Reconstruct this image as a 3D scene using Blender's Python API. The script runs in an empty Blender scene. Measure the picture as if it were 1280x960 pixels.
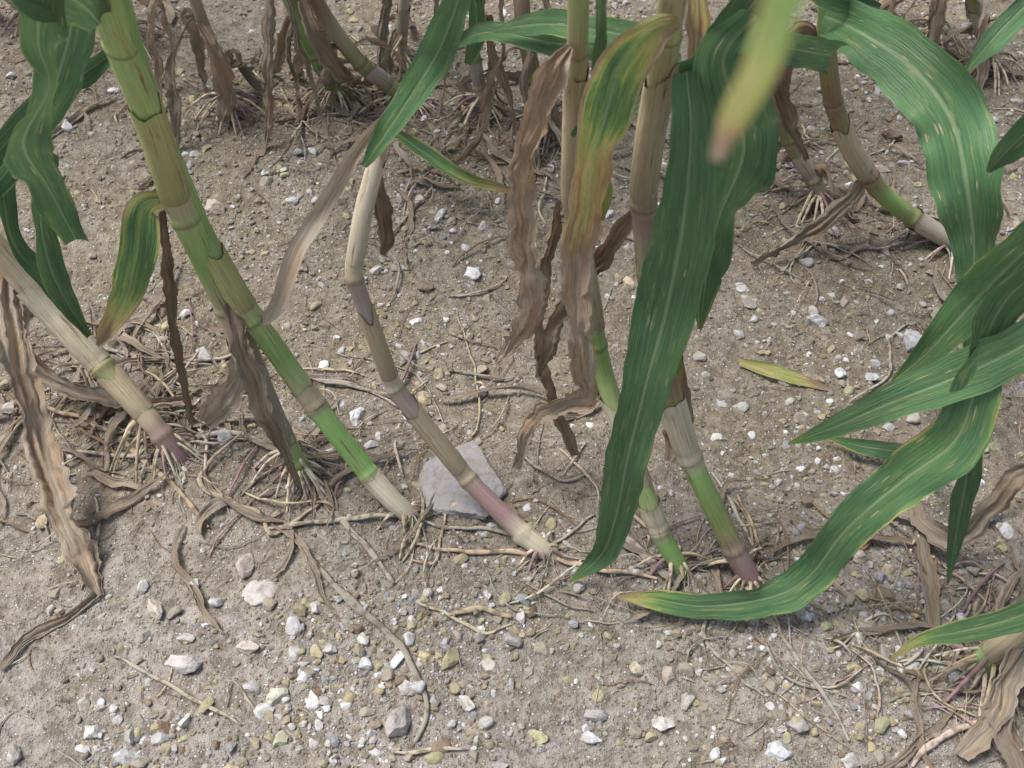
import bpy, math, random
import numpy as np
from mathutils import Vector, noise, Matrix
random.seed(7); np.random.seed(7)
scene=bpy.context.scene
# ------------------------------------------------------------------ camera
H=1.25; PITCH=math.radians(50); F=1350.0
cam_d=bpy.data.cameras.new("camera"); cam=bpy.data.objects.new("camera",cam_d)
scene.collection.objects.link(cam); scene.camera=cam
cam.location=(0,0,H); cam.rotation_euler=(math.radians(90)-PITCH,0,0)
cam_d.sensor_width=36; cam_d.lens=36*F/1280; cam_d.clip_start=0.02; cam_d.clip_end=500
cam_d.dof.use_dof=True; cam_d.dof.focus_distance=1.5; cam_d.dof.aperture_fstop=11
FWD=np.array([0,math.cos(PITCH),-math.sin(PITCH)]); UP=np.array([0,math.sin(PITCH),math.cos(PITCH)])
CP=np.array([0,0,H])
# ------------------------------------------------------------------ terrain
def nz(x,y,z=0.0): return noise.noise(Vector((x,y,z)))
def row_d(x,y):   # distance to the front row line
    return (y-(0.80-0.22*x))*0.976
def g(x,y):
    h=0.016*nz(1.6*x+3,1.6*y)+0.008*nz(5*x,5*y,4)+0.007*nz(16*x,16*y,9)+0.0036*nz(45*x,45*y,2)
    d=row_d(x,y); h+=0.022*math.exp(-(d/0.16)**2)
    d2=d-0.76; h+=0.025*math.exp(-(d2/0.18)**2)
    return h
def W(u,v,h):
    """survey point: where the sight line of a measured photo point reaches height h above the soil"""
    d=np.array([(u-640)/F,0,0])+UP*(480-v)/F+FWD
    z=h
    for _ in range(4):
        p=CP+d*((H-z)/-d[2])
        z=h+g(p[0],p[1])
    return p
def depth(p): return float(np.dot(p-CP,FWD))
# ------------------------------------------------------------------ material helpers
def mat(name):
    m=bpy.data.materials.new(name); m.use_nodes=True; nt=m.node_tree; nt.nodes.clear()
    return m,nt
class N:
    def __init__(s,nt): s.nt=nt
    def n(s,t,**k):
        nd=s.nt.nodes.new(t)
        for a,b in k.items(): setattr(nd,a,b)
        return nd
    def l(s,a,b): s.nt.links.new(a,b)
    def val(s,inp,x):
        if hasattr(x,'is_output') : s.l(x,inp)
        else: inp.default_value=x
    def math(s,op,a,b=0.0,c=0.0,clamp=False):
        nd=s.n('ShaderNodeMath',operation=op,use_clamp=clamp)
        s.val(nd.inputs[0],a); s.val(nd.inputs[1],b); s.val(nd.inputs[2],c); return nd.outputs[0]
    def mix(s,f,a,b,bt='MIX'):
        nd=s.n('ShaderNodeMix',data_type='RGBA',blend_type=bt)
        s.val(nd.inputs[0],f)
        for i,x in ((6,a),(7,b)):
            if hasattr(x,'is_output'): s.l(x,nd.inputs[i])
            else: nd.inputs[i].default_value=(*x,1)
        return nd.outputs[2]
    def noise(s,vec,scale,detail=4,rough=.55,dist=0):
        nd=s.n('ShaderNodeTexNoise'); s.l(vec,nd.inputs['Vector'])
        nd.inputs['Scale'].default_value=scale; nd.inputs['Detail'].default_value=detail
        nd.inputs['Roughness'].default_value=rough; nd.inputs['Distortion'].default_value=dist
        return nd.outputs[0]
    def vscale(s,vec,sc,add=None):
        nd=s.n('ShaderNodeVectorMath',operation='MULTIPLY'); s.l(vec,nd.inputs[0]); nd.inputs[1].default_value=sc; return nd.outputs[0]
    def rng(s,v,a,b,c=0.0,d=1.0,smooth=True):
        nd=s.n('ShaderNodeMapRange'); 
        if smooth: nd.interpolation_type='SMOOTHSTEP'
        s.l(v,nd.inputs[0])
        for i,x in enumerate((a,b,c,d)): nd.inputs[i+1].default_value=x
        return nd.outputs[0]
    def ramp(s,v,stops):
        nd=s.n('ShaderNodeValToRGB'); s.l(v,nd.inputs[0]); cr=nd.color_ramp
        while len(cr.elements)<len(stops): cr.elements.new(0.5)
        for e,(p,c) in zip(cr.elements,stops): e.position=p; e.color=(*c,1)
        return nd.outputs[0]
    def bump(s,h,st,dist=0.002):
        nd=s.n('ShaderNodeBump'); s.l(h,nd.inputs['Height']); nd.inputs['Strength'].default_value=st; nd.inputs['Distance'].default_value=dist
        return nd.outputs[0]
# soil
def soil_mat():
    m,nt=mat("soil"); k=N(nt)
    pos=k.n('ShaderNodeNewGeometry').outputs['Position']
    n1=k.noise(pos,2.3,2,.6); n2=k.noise(pos,48,4,.75); n4=k.noise(pos,9,3,.6)
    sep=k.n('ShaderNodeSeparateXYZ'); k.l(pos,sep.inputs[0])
    gy=k.rng(sep.outputs[1],.5,1.0)  # soil greyer near, browner far, with shade of overhead leaves painted in
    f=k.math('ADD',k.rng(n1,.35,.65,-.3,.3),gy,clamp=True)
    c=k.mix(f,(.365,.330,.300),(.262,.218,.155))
    c=k.mix(k.rng(n4,.4,.66,0,.8),c,(.320,.282,.228))
    c=k.mix(k.rng(n2,.30,.62,.8,0),c,(.130,.104,.073))
    c=k.mix(k.rng(n2,.56,.72,0,.6),c,(.46,.418,.36))
    v=k.n('ShaderNodeTexVoronoi'); k.l(pos,v.inputs['Vector']); v.inputs['Scale'].default_value=230
    cs=k.n('ShaderNodeSeparateColor'); k.l(v.outputs['Color'],cs.inputs[0])
    sel=k.math('MULTIPLY',k.math('GREATER_THAN',cs.outputs[0],.62),k.rng(v.outputs['Distance'],.30,.46,1,0))
    gc=k.ramp(cs.outputs[1],[(0,(.09,.07,.05)),(.3,(.28,.22,.13)),(.6,(.42,.38,.31)),(.9,(.64,.62,.60))])
    c=k.mix(k.math('MULTIPLY',sel,.8),c,gc)
    v=k.n('ShaderNodeTexVoronoi',feature='DISTANCE_TO_EDGE')
    ns=k.n('ShaderNodeTexNoise'); k.l(pos,ns.inputs['Vector']); ns.inputs['Scale'].default_value=25; ns.inputs['Detail'].default_value=1
    sv=k.n('ShaderNodeVectorMath',operation='SCALE'); k.l(ns.outputs['Color'],sv.inputs[0]); sv.inputs['Scale'].default_value=.05
    dv=k.n('ShaderNodeVectorMath',operation='ADD'); k.l(pos,dv.inputs[0]); k.l(sv.outputs[0],dv.inputs[1])
    k.l(dv.outputs[0],v.inputs['Vector']); v.inputs['Scale'].default_value=6
    crack=k.math('MULTIPLY',k.rng(v.outputs[0],.0,.012,1,0),k.rng(n4,.52,.60))
    c=k.mix(k.math('MULTIPLY',crack,.6),c,(.06,.048,.036))
    h=k.math('ADD',k.math('MULTIPLY',n2,1.8),k.math('MULTIPLY',sel,.35))
    b=k.n('ShaderNodeBsdfPrincipled'); k.l(c,b.inputs['Base Color']); b.inputs['Roughness'].default_value=.95
    b.inputs['Specular IOR Level'].default_value=.15
    k.l(k.bump(h,1.0,.008),b.inputs['Normal'])
    o=k.n('ShaderNodeOutputMaterial'); k.l(b.outputs[0],o.inputs[0]); return m
def stone_mat():
    m,nt=mat("stone"); k=N(nt)
    pos=k.n('ShaderNodeNewGeometry').outputs['Position']
    a=k.n('ShaderNodeAttribute',attribute_name='Col').outputs['Color']
    n1=k.noise(pos,110,4,.7); n2=k.noise(pos,30,2,.6)
    c=k.mix(k.rng(n1,.42,.72,0,.6),a,(.19,.16,.12))
    c=k.mix(k.rng(n2,.5,.68,0,.5),c,(.31,.27,.215))
    b=k.n('ShaderNodeBsdfPrincipled'); k.l(c,b.inputs['Base Color']); b.inputs['Roughness'].default_value=.72
    b.inputs['Specular IOR Level'].default_value=.3
    k.l(k.bump(n1,.7,.003),b.inputs['Normal'])
    o=k.n('ShaderNodeOutputMaterial'); k.l(b.outputs[0],o.inputs[0]); return m
def simple_mat(name,rough,sc,dark):
    m,nt=mat(name); k=N(nt)
    pos=k.n('ShaderNodeNewGeometry').outputs['Position']
    a=k.n('ShaderNodeAttribute',attribute_name='Col').outputs['Color']
    n1=k.noise(pos,sc,1,.6)
    c=k.mix(k.rng(n1,.45,.66,0,.75),a,dark)
    b=k.n('ShaderNodeBsdfDiffuse'); k.l(c,b.inputs[0]); b.inputs[1].default_value=rough
    o=k.n('ShaderNodeOutputMaterial'); k.l(b.outputs[0],o.inputs[0]); return m
def leaf_mat():
    m,nt=mat("corn_leaf"); k=N(nt)
    lc=k.n('ShaderNodeAttribute',attribute_name='lc').outputs['Vector']
    dry=k.n('ShaderNodeAttribute',attribute_name='dry').outputs['Fac']
    edge=k.n('ShaderNodeAttribute',attribute_name='edge').outputs['Fac']
    tone=k.n('ShaderNodeAttribute',attribute_name='tone').outputs['Fac']
    sp=k.n('ShaderNodeSeparateXYZ'); k.l(lc,sp.inputs[0])
    t=k.math('ABSOLUTE',sp.outputs[1])
    nlong=k.noise(k.vscale(lc,(9,3.0,1)),1,3,.6)      # broad streaks
    nfine=k.noise(k.vscale(lc,(8,34,1)),1,2,.6)       # veins
    blot=k.noise(k.vscale(lc,(60,14,1)),1,4,.75)
    hue=k.noise(k.vscale(lc,(16,1.6,1)),1,2,.6)
    e=k.math('MULTIPLY',k.math('MULTIPLY',k.math('POWER',t,9.0),edge),k.rng(nlong,.42,.62,.15,1.5))
    d=k.math('ADD',dry,e)
    act=k.rng(d,.02,.3)
    d=k.math('ADD',d,k.math('MULTIPLY',k.math('MULTIPLY',k.math('SUBTRACT',nlong,.5),.6),act))
    d=k.math('ADD',d,k.math('MULTIPLY',k.math('MULTIPLY',k.math('SUBTRACT',nfine,.5),.45),act))
    d=k.math('ADD',d,k.math('MULTIPLY',k.math('SUBTRACT',blot,.5),.4),clamp=True)
    # lesions : irregular in size, clustered
    v=k.n('ShaderNodeTexVoronoi'); k.l(k.vscale(lc,(28,9,1)),v.inputs['Vector']); v.inputs['Scale'].default_value=1
    cs=k.n('ShaderNodeSeparateColor'); k.l(v.outputs['Color'],cs.inputs[0])
    ld=k.math('ADD',v.outputs['Distance'],k.math('MULTIPLY',cs.outputs[1],.22))
    les=k.math('MULTIPLY',k.math('GREATER_THAN',cs.outputs[0],k.rng(hue,.35,.65,.95,.62)),k.rng(ld,.16,.34,1,0))
    green=k.mix(k.rng(nlong,.3,.7),(.056,.142,.062),(.108,.220,.082))
    green=k.mix(k.rng(nfine,.38,.65,0,.6),green,(.155,.270,.125))
    green=k.mix(k.rng(k.noise(k.vscale(lc,(22,5,1)),1,2,.6),.57,.70,0,.6),green,(.27,.31,.12))
    green=k.mix(k.math('MULTIPLY',les,.9),green,(.52,.42,.25))
    drc=k.ramp(d,[(.0,(.09,.195,.065)),(.28,(.20,.33,.09)),(.40,(.50,.46,.16)),(.52,(.48,.31,.15)),(.62,(.40,.275,.185)),(.78,(.54,.43,.30)),(1,(.50,.445,.365))])
    drc=k.mix(k.math('MULTIPLY',k.rng(hue,.50,.66,0,.6),k.rng(d,.5,.7)),drc,(.42,.25,.15))
    drc=k.mix(k.math('MULTIPLY',k.rng(hue,.50,.36,0,.7),k.rng(d,.5,.7)),drc,(.44,.40,.335))
    c=k.mix(k.rng(d,.12,.30),green,drc)
    rib=k.rng(t,.025,.08,1,0)
    ribc=k.mix(k.rng(d,.3,.6),(.31,.40,.22),(.44,.37,.28))
    c=k.mix(k.math('MULTIPLY',rib,.65),c,ribc)
    dk=k.math('MULTIPLY',k.rng(blot,.52,.68,0,.6),k.rng(d,.4,.7))
    c=k.mix(dk,c,(.17,.11,.07))
    vs=k.math('MULTIPLY',k.rng(nfine,.45,.60,0,.55),k.rng(d,.4,.7))
    c=k.mix(vs,c,(.25,.18,.12))
    tn=k.n('ShaderNodeVectorMath',operation='SCALE'); k.l(c,tn.inputs[0]); k.l(tone,tn.inputs['Scale'])
    c=tn.outputs[0]
    b=k.n('ShaderNodeBsdfPrincipled'); k.l(c,b.inputs['Base Color'])
    k.l(k.rng(d,.2,.6,.42,.85),b.inputs['Roughness']); b.inputs['Specular IOR Level'].default_value=.45
    hh=k.math('ADD',k.math('MULTIPLY',nfine,.8),k.math('MULTIPLY',blot,.4))
    k.l(k.bump(hh,.8,.003),b.inputs['Normal'])
    tr=k.n('ShaderNodeBsdfTranslucent'); k.l(c,tr.inputs[0])
    ms=k.n('ShaderNodeMixShader'); ms.inputs[0].default_value=.2; k.l(b.outputs[0],ms.inputs[1]); k.l(tr.outputs[0],ms.inputs[2])
    o=k.n('ShaderNodeOutputMaterial'); k.l(ms.outputs[0],o.inputs[0]); return m
def stalk_mat(name="corn_stalk",rough=.5):
    m,nt=mat(name); k=N(nt)
    lc=k.n('ShaderNodeAttribute',attribute_name='lc').outputs['Vector']
    a=k.n('ShaderNodeAttribute',attribute_name='Col').outputs['Color']
    n1=k.noise(k.vscale(lc,(14,3,1)),1,4,.7); n2=k.noise(k.vscale(lc,(10,20,1)),1,2,.6)
    c=k.mix(k.rng(n2,.4,.62,0,.45),a,(.55,.5,.38),'MULTIPLY')
    c=k.mix(k.rng(n1,.50,.60,0,.35),c,(.40,.29,.17))
    c=k.mix(k.rng(n1,.59,.70,0,.8),c,(.14,.08,.06))
    b=k.n('ShaderNodeBsdfPrincipled'); k.l(c,b.inputs['Base Color']); b.inputs['Roughness'].default_value=rough
    b.inputs['Specular IOR Level'].default_value=.35
    k.l(k.bump(n2,.5,.002),b.inputs['Normal'])
    o=k.n('ShaderNodeOutputMaterial'); k.l(b.outputs[0],o.inputs[0]); return m
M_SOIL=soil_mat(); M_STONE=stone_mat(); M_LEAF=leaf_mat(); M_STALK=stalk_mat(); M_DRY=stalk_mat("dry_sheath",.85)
M_GRIT=simple_mat("grit_stone",.6,120,(.21,.172,.128)); M_STRAW=simple_mat("dry_straw",.8,90,(.20,.155,.11))
# ------------------------------------------------------------------ mesh helpers
def make_obj(name,verts,faces,material,parent=None,smooth=True,attrs={}):
    verts=np.asarray(verts,dtype=np.float32)
    faces=np.asarray(faces,dtype=np.int32)
    me=bpy.data.meshes.new(name); n=len(faces); s=faces.shape[1]
    me.vertices.add(len(verts)); me.vertices.foreach_set('co',verts.ravel())
    me.loops.add(n*s); me.loops.foreach_set('vertex_index',faces.ravel())
    me.polygons.add(n); me.polygons.foreach_set('loop_start',np.arange(0,n*s,s,dtype=np.int32))
    try: me.polygons.foreach_set('loop_total',np.full(n,s,dtype=np.int32))
    except Exception: pass
    me.update(calc_edges=True); me.validate()
    me.polygons.foreach_set('use_smooth',np.full(len(me.polygons),smooth))
    for k,(ty,arr) in attrs.items():
        a=me.attributes.new(k,ty,'POINT'); arr=np.asarray(arr,dtype=np.float32)
        a.data.foreach_set({'FLOAT':'value','FLOAT_VECTOR':'vector','FLOAT_COLOR':'color'}[ty],arr.ravel())
    me.materials.append(material)
    ob=bpy.data.objects.new(name,me); scene.collection.objects.link(ob)
    if parent: ob.parent=parent
    return ob
def empty(name,loc=(0,0,0)):
    e=bpy.data.objects.new(name,None); e.empty_display_size=.05; scene.collection.objects.link(e); return e
def catmull(A,n):
    A=np.asarray(A,float); k=len(A)
    if k==2: A=np.array([A[0],(A[0]+A[1])/2,A[1]]); k=3
    seg=np.linalg.norm(np.diff(A[:,:3],axis=0),axis=1); cum=np.concatenate([[0],np.cumsum(seg)]); 
    E=np.vstack([2*A[0]-A[1],A,2*A[-1]-A[-2]])
    out=[]
    for s in np.linspace(0,cum[-1],n):
        i=min(np.searchsorted(cum,s,side='right')-1,k-2); u=(s-cum[i])/max(seg[i],1e-9)
        p0,p1,p2,p3=E[i],E[i+1],E[i+2],E[i+3]
        out.append(.5*((2*p1)+(-p0+p2)*u+(2*p0-5*p1+4*p2-p3)*u*u+(-p0+3*p1-3*p2+p3)*u**3))
    return np.array(out),cum[-1]
def nrm(a): return a/np.maximum(np.linalg.norm(a,axis=-1,keepdims=True),1e-9)
def frames(P):
    T=nrm(np.gradient(P,axis=0)); return T
SEED=[0]
def build_leaf(name,A,parent,ref=None,curl=.4,ruff=.004,crumple=0.0,tone=1.0,edge=.25,seed=None):
    """A rows: x,y,z,width(m),twist(deg),dry"""
    SEED[0]+=1; sd=seed if seed is not None else SEED[0]
    rs=random.Random(sd*13+5)
    L=np.linalg.norm(np.diff(np.asarray(A)[:,:3],axis=0),axis=1).sum()
    n=int(max(24,min(170,L/.0045)))
    R,L=catmull(A,n); P=R[:,:3]; w=np.maximum(R[:,3],.0008); tw=np.radians(R[:,4]); dr=R[:,5]
    if crumple>0: curl*=.62; w=w*1.08
    T=frames(P)
    V=nrm(CP-P) if ref is None else np.tile(np.array(ref,float),(n,1))
    Wd=np.cross(T,V)
    for i in range(1,n):
        if np.dot(Wd[i],Wd[i-1])<0: Wd[i]*=-1
    for _ in range(6): Wd[1:-1]=(Wd[:-2]+2*Wd[1:-1]+Wd[2:])/4
    Wd=nrm(Wd-T*np.sum(Wd*T,axis=1,keepdims=True)); Nn=np.cross(Wd,T)
    if ref is None:
        sg=np.sign(np.sum(Nn*V,axis=1,keepdims=True)); sg[sg==0]=1
        if sg.mean()<0: Nn=-Nn; Wd=-Wd
    s=np.linspace(0,L,n)
    if crumple>0: tw=tw+np.array([.9*nz(q*11,sd*4.3)*min(1,max(0,(z-.5)*4)) for q,z in zip(s,dr)])
    Wr=Wd*np.cos(tw)[:,None]+Nn*np.sin(tw)[:,None]; Nr=-Wd*np.sin(tw)[:,None]+Nn*np.cos(tw)[:,None]
    nv=17; ts=np.linspace(-1,1,nv)
    ph1,ph2,ph3=[rs.uniform(0,6.28) for _ in range(3)]
    k1=rs.uniform(28,45); k2=rs.uniform(28,45)
    verts=[];lc=[]; co=rs.uniform(0,50)
    for i in range(n):
        hw=w[i]/2; jg=.35*min(1,max(0,(dr[i]-.5)*5)); crm=min(1,max(.25,(dr[i]-.2)*2.5))
        cu=max(.05,curl*(1+.45*nz(s[i]*9+co,sd*1.7)+ (.8*nz(s[i]*22,sd*2.1) if crumple>0 else 0)))
        er=1+.10*nz(s[i]*40,sd*3.3) if crumple==0 else 1+.30*nz(s[i]*35,sd*3.3)*crm+jg*nz(s[i]*120,sd*3.3)
        el=1+.10*nz(s[i]*40,sd*5.1) if crumple==0 else 1+.30*nz(s[i]*35,sd*5.1)*crm+jg*nz(s[i]*120,sd*5.1)
        for t in ts:
            f=er if t>0 else el
            x=math.sin(t*cu)/cu*hw*f; z=(1-math.cos(t*cu))/cu*hw
            z+= -.05*hw*math.exp(-(t/.12)**2)
            r=ruff*min(1,hw/.02)*abs(t)**2*(math.sin(k1*s[i]+ph1)+.5*math.sin(2.3*k1*s[i]+ph3) if t>0 else math.sin(k2*s[i]+ph2)+.5*math.sin(1.9*k2*s[i]+ph3))
            if crumple>0: z+=crm*hw*(.55*nz(t*2.6+co,s[i]*9,sd)+.22*nz(t*7+co,s[i]*22,sd+3))
            p=P[i]+Wr[i]*x+Nr[i]*(z+r)
            if crumple>0:
                q=Vector((p[0]*30+sd,p[1]*30,p[2]*30)); nv3=noise.noise_vector(q); q2=noise.noise_vector(q*4.1)
                p=p+crumple*crm*(.8*np.array(nv3)+.28*np.array(q2))
            gz=g(p[0],p[1])+.0015
            if p[2]<gz and p[2]>gz-.08: p=np.array([p[0],p[1],gz+.001*abs(t)])
            verts.append(p); lc.append((s[i],t,sd*3.7))
    idx=np.arange(n*nv).reshape(n,nv)
    F4=np.stack([idx[:-1,:-1],idx[:-1,1:],idx[1:,1:],idx[1:,:-1]],-1).reshape(-1,4)
    m=n*nv
    return make_obj(name,verts,F4,M_LEAF,parent,True,{'lc':('FLOAT_VECTOR',lc),'dry':('FLOAT',np.repeat(dr,nv)),
        'edge':('FLOAT',np.full(m,edge)),'tone':('FLOAT',np.full(m,tone))})
def leaf(name,pts,parent,**k):
    A=[]
    for (u,v,h,wp,tw,dr) in pts:
        p=W(u,v,h); A.append([*p,wp*depth(p)/F,tw,dr])
    return build_leaf(name,A,parent,**k)
TAN=(.54,.45,.30);PALE=(.67,.60,.45);GREY=(.44,.39,.32);GREEN=(.26,.47,.145);LIME=(.41,.56,.21);OLIVE=(.29,.31,.12);PURP=(.36,.235,.235);BROWN=(.28,.18,.11);YEL=(.48,.49,.21);MAUVE=(.42,.32,.31)
def build_stalk(name,A,cols,nodes,parent,sheaths=(),ns=20,mat_=None,sig=5):
    """A rows x,y,z,diam ; cols per row ; nodes float indices"""
    A=np.asarray(A,float); k=len(A); SEED[0]+=1; sd=SEED[0]
    seg=np.linalg.norm(np.diff(A[:,:3],axis=0),axis=1); cum=np.concatenate([[0],np.cumsum(seg)])
    n=int(max(20,cum[-1]/.0035)); s=np.linspace(0,cum[-1],n)
    B=np.hstack([A,np.array(cols)])
    R=np.stack([np.interp(s,cum,B[:,j]) for j in range(B.shape[1])],1)
    Q=R[:,:4].copy(); ker=np.exp(-.5*(np.arange(-12,13)/sig)**2); ker/=ker.sum()
    for j in range(4):
        pad=np.concatenate([2*Q[0,j]-Q[12:0:-1,j],Q[:,j],2*Q[-1,j]-Q[-2:-14:-1,j]]); Q[:,j]=np.convolve(pad,ker,'valid')
    P=Q[:,:3]; rad=Q[:,3]/2; col=R[:,4:7].copy(); T=frames(P)
    up=np.array([0.3,1,0.2]); X=nrm(np.cross(T,up)); Y=np.cross(T,X)
    ncum=[np.interp(x,np.arange(k),cum) for x in nodes]
    for nc in ncum:
        d=(s-nc)
        rad=rad*(1+.11*np.exp(-(d/.006)**2)-.04*np.exp(-((d-.012)/.006)**2))
        f=np.exp(-((d)/.0028)**2)[:,None]*.65; col=col*(1-f)+np.array([.12,.085,.045])*f
        f=np.exp(-((d+.007)/.003)**2)[:,None]*.4; col=col*(1-f)+np.array([.50,.50,.30])*f
    def tube(nm,i0,i1,scale,cc,ragged,flare,matr):
        th=np.linspace(0,2*math.pi,ns+1)[:ns]; idxs=np.arange(i0,i1+1)
        vv=[];lc=[];cl=[]
        for a,i in enumerate(idxs):
            fr=a/max(1,len(idxs)-1)
            for b,t in enumerate(th):
                ii=i
                if ragged:
                    rg=.90+.22*nz(math.cos(t)*.9+5,math.sin(t)*.9,sd*1.3+i0)+.05*nz(b*1.7,sd)
                    ii=i0+min(1,rg)*(i-i0); 
                i_f=int(ii); i_c=min(i_f+1,n-1); fa=ii-i_f
                p0=P[i_f]*(1-fa)+P[i_c]*fa
                r=rad[i_f]*scale*(1+.04*nz(s[i_f]*60,b*.6,sd))
                if ragged: r+= flare*fr**3*(1+.8*nz(math.cos(t)*1.5,math.sin(t)*1.5,sd))+.0008*abs(nz(s[i_f]*40,b*.8,sd+4))
                else: r*=1+.06*math.cos(2*t+sd)
                vv.append(p0+X[i_f]*math.cos(t)*r+Y[i_f]*math.sin(t)*r)
                lc.append((s[i_f],math.cos(t)+ .6*math.sin(t)*1.3,sd*2.9))
                if cc is not None:
                    q=fr; c=[cc[z]*(1-.35*(1-q)**3)*(1+.10*nz(s[i_f]*20,t,sd)) for z in range(3)]
                else: c=col[i_f]
                cl.append((*c,1))
        m=len(idxs); I=np.arange(m*ns).reshape(m,ns); J=np.roll(I,-1,axis=1)
        F4=np.stack([I[:-1],J[:-1],J[1:],I[1:]],-1).reshape(-1,4)
        return make_obj(nm,vv,F4,matr,parent,True,{'lc':('FLOAT_VECTOR',lc),'Col':('FLOAT_COLOR',cl)})
    tube(name,0,n-1,1.0,None,False,0,mat_ or M_STALK)
    for q,(a,b,c) in enumerate(sheaths):
        i0=int(np.searchsorted(s,np.interp(a,np.arange(k),cum))); i1=min(n-1,int(np.searchsorted(s,np.interp(b,np.arange(k),cum))))
        if i1-i0>4: tube("leaf_sheath_%d"%(q+1),i0,i1,1.05,c,True,.0012,M_DRY)
    return P
def tubes_merged(name,strands,material,parent=None):
    """strands: list of (pts Nx3, widths N, flat, col)"""
    V=[];Fc=[];C=[];off=0
    for q,(P,w,flat,c) in enumerate(strands):
        P=np.asarray(P,float); n=len(P); T=frames(P)
        X=nrm(np.cross(T,np.array([0.01,.02,1.0]))); Y=np.cross(X,T); m=4
        th=np.arange(m)*2*math.pi/m
        r=(np.asarray(w)/2)[:,None,None]
        ring=P[:,None,:]+r*(np.cos(th)[None,:,None]*X[:,None,:]+flat*np.sin(th)[None,:,None]*Y[:,None,:])
        V.append(ring.reshape(-1,3)); I=np.arange(n*m).reshape(n,m)+off; J=np.roll(I,-1,axis=1)
        Fc.append(np.stack([I[:-1],J[:-1],J[1:],I[1:]],-1).reshape(-1,4)); off+=n*m
        C.append(np.tile([*c,1],(n*m,1)))
    return make_obj(name,np.vstack(V),np.vstack(Fc),material,parent,True,{'Col':('FLOAT_COLOR',np.vstack(C))})
def jit(c,a=.15):
    f=1+random.uniform(-a,a); return tuple(max(.01,x*f*(1+random.uniform(-.05,.05))) for x in c)
def brace_roots(P,parent,n=14,spread=.05,top=.05,cols=(PALE,PALE,TAN,PURP)):
    """stubby roots fanning from the lowest nodes into the soil"""
    st=[]; base=P[0]; d=np.linalg.norm(P-base,axis=1)
    for i in range(n):
        a=2*math.pi*i/n+random.uniform(-.2,.2); lev=random.choice([.45,.75,1.0])*top
        j=int(np.argmin(abs(d-lev))); p0=P[j]
        sp=spread*random.uniform(.8,1.5)*(.5+.5*lev/top); e=np.array([p0[0]+math.cos(a)*sp,p0[1]+math.sin(a)*sp,0]); e[2]=g(e[0],e[1])-.004
        mid=p0*.5+e*.5; mid[2]=max(mid[2],g(mid[0],mid[1])+.004)+.012
        pts,_=catmull([p0,mid,e],10); w=np.linspace(.0062,.0034,10)*random.uniform(.7,1.1)
        st.append((pts,w,1.0,jit(random.choice(cols))))
    tubes_merged("brace_roots",st,M_STRAW,parent)
    st=[]
    for i in range(n):
        a=random.uniform(0,6.28); L=random.uniform(.03,.12); p=np.array([base[0],base[1]]); pts=[]
        ang=a
        for q in range(10):
            z=g(p[0],p[1])+.002+.012*math.exp(-q*.6)+random.uniform(0,.003); pts.append([p[0],p[1],z]); ang+=random.uniform(-.5,.5); p=p+np.array([math.cos(ang),math.sin(ang)])*L/10
        st.append((pts,np.linspace(.0020,.0008,10),1.0,jit(GREY,.25)))
    tubes_merged("fine_roots",st,M_STRAW,parent)
def stalk(pts,parent,nodes,sheaths=(),ext=.35,roots=14,rs=.045,rt=.05,sig=5):
    """pts rows u,v,h,wpx,col (base -> top)"""
    A=[];C=[]
    for (u,v,h,wp,c) in pts:
        p=W(u,v,h); A.append([*p,wp*depth(p)/F]); C.append(c)
    if ext>0:
        a,b=np.array(A[-2]),np.array(A[-1]); d=nrm((b-a)[:3]); q=b.copy()
        for k in range(2):
            d=nrm(d+np.array([0,.06,.35])); q=q.copy(); q[:3]+=d*ext/2; q[3]*=.95; A.append(list(q)); C.append(C[-1])
    A0=np.array(A[0]); d0=nrm((np.array(A[1])-A0)[:3]); A0[:3]-=np.array([d0[0]*.3,d0[1]*.3,1])*.02; A.insert(0,list(A0)); C.insert(0,C[0])
    P=build_stalk("stalk",A,C,[x+1 for x in nodes],parent,[(a+1,b+1,c) for a,b,c in sheaths],sig=sig)
    if roots: brace_roots(P[6:],parent,roots,rs,rt)
    return P
# ------------------------------------------------------------------ ground
def build_ground():
    xs=np.arange(-1.6,1.6001,.0075); ys=np.arange(.15,2.8,.0075)
    ox=1.6+.0075*np.cumsum(1.35**np.arange(1,30)); ox=ox[ox<60]; ox=np.append(ox,80)
    xs=np.concatenate([-ox[::-1],xs,ox]); ys=np.concatenate([.15-(ox-1.6)[::-1],ys,2.8+(ox-1.6)])
    nx,ny=len(xs),len(ys); V=np.zeros((ny,nx,3))
    for j,y in enumerate(ys):
        for i,x in enumerate(xs):
            V[j,i]=(x,y,g(x,y)+.0017*nz(110*x,110*y,3))
    I=np.arange(nx*ny).reshape(ny,nx); F4=np.stack([I[:-1,:-1],I[:-1,1:],I[1:,1:],I[1:,:-1]],-1).reshape(-1,4)
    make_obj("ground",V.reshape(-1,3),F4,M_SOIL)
build_ground()
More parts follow.
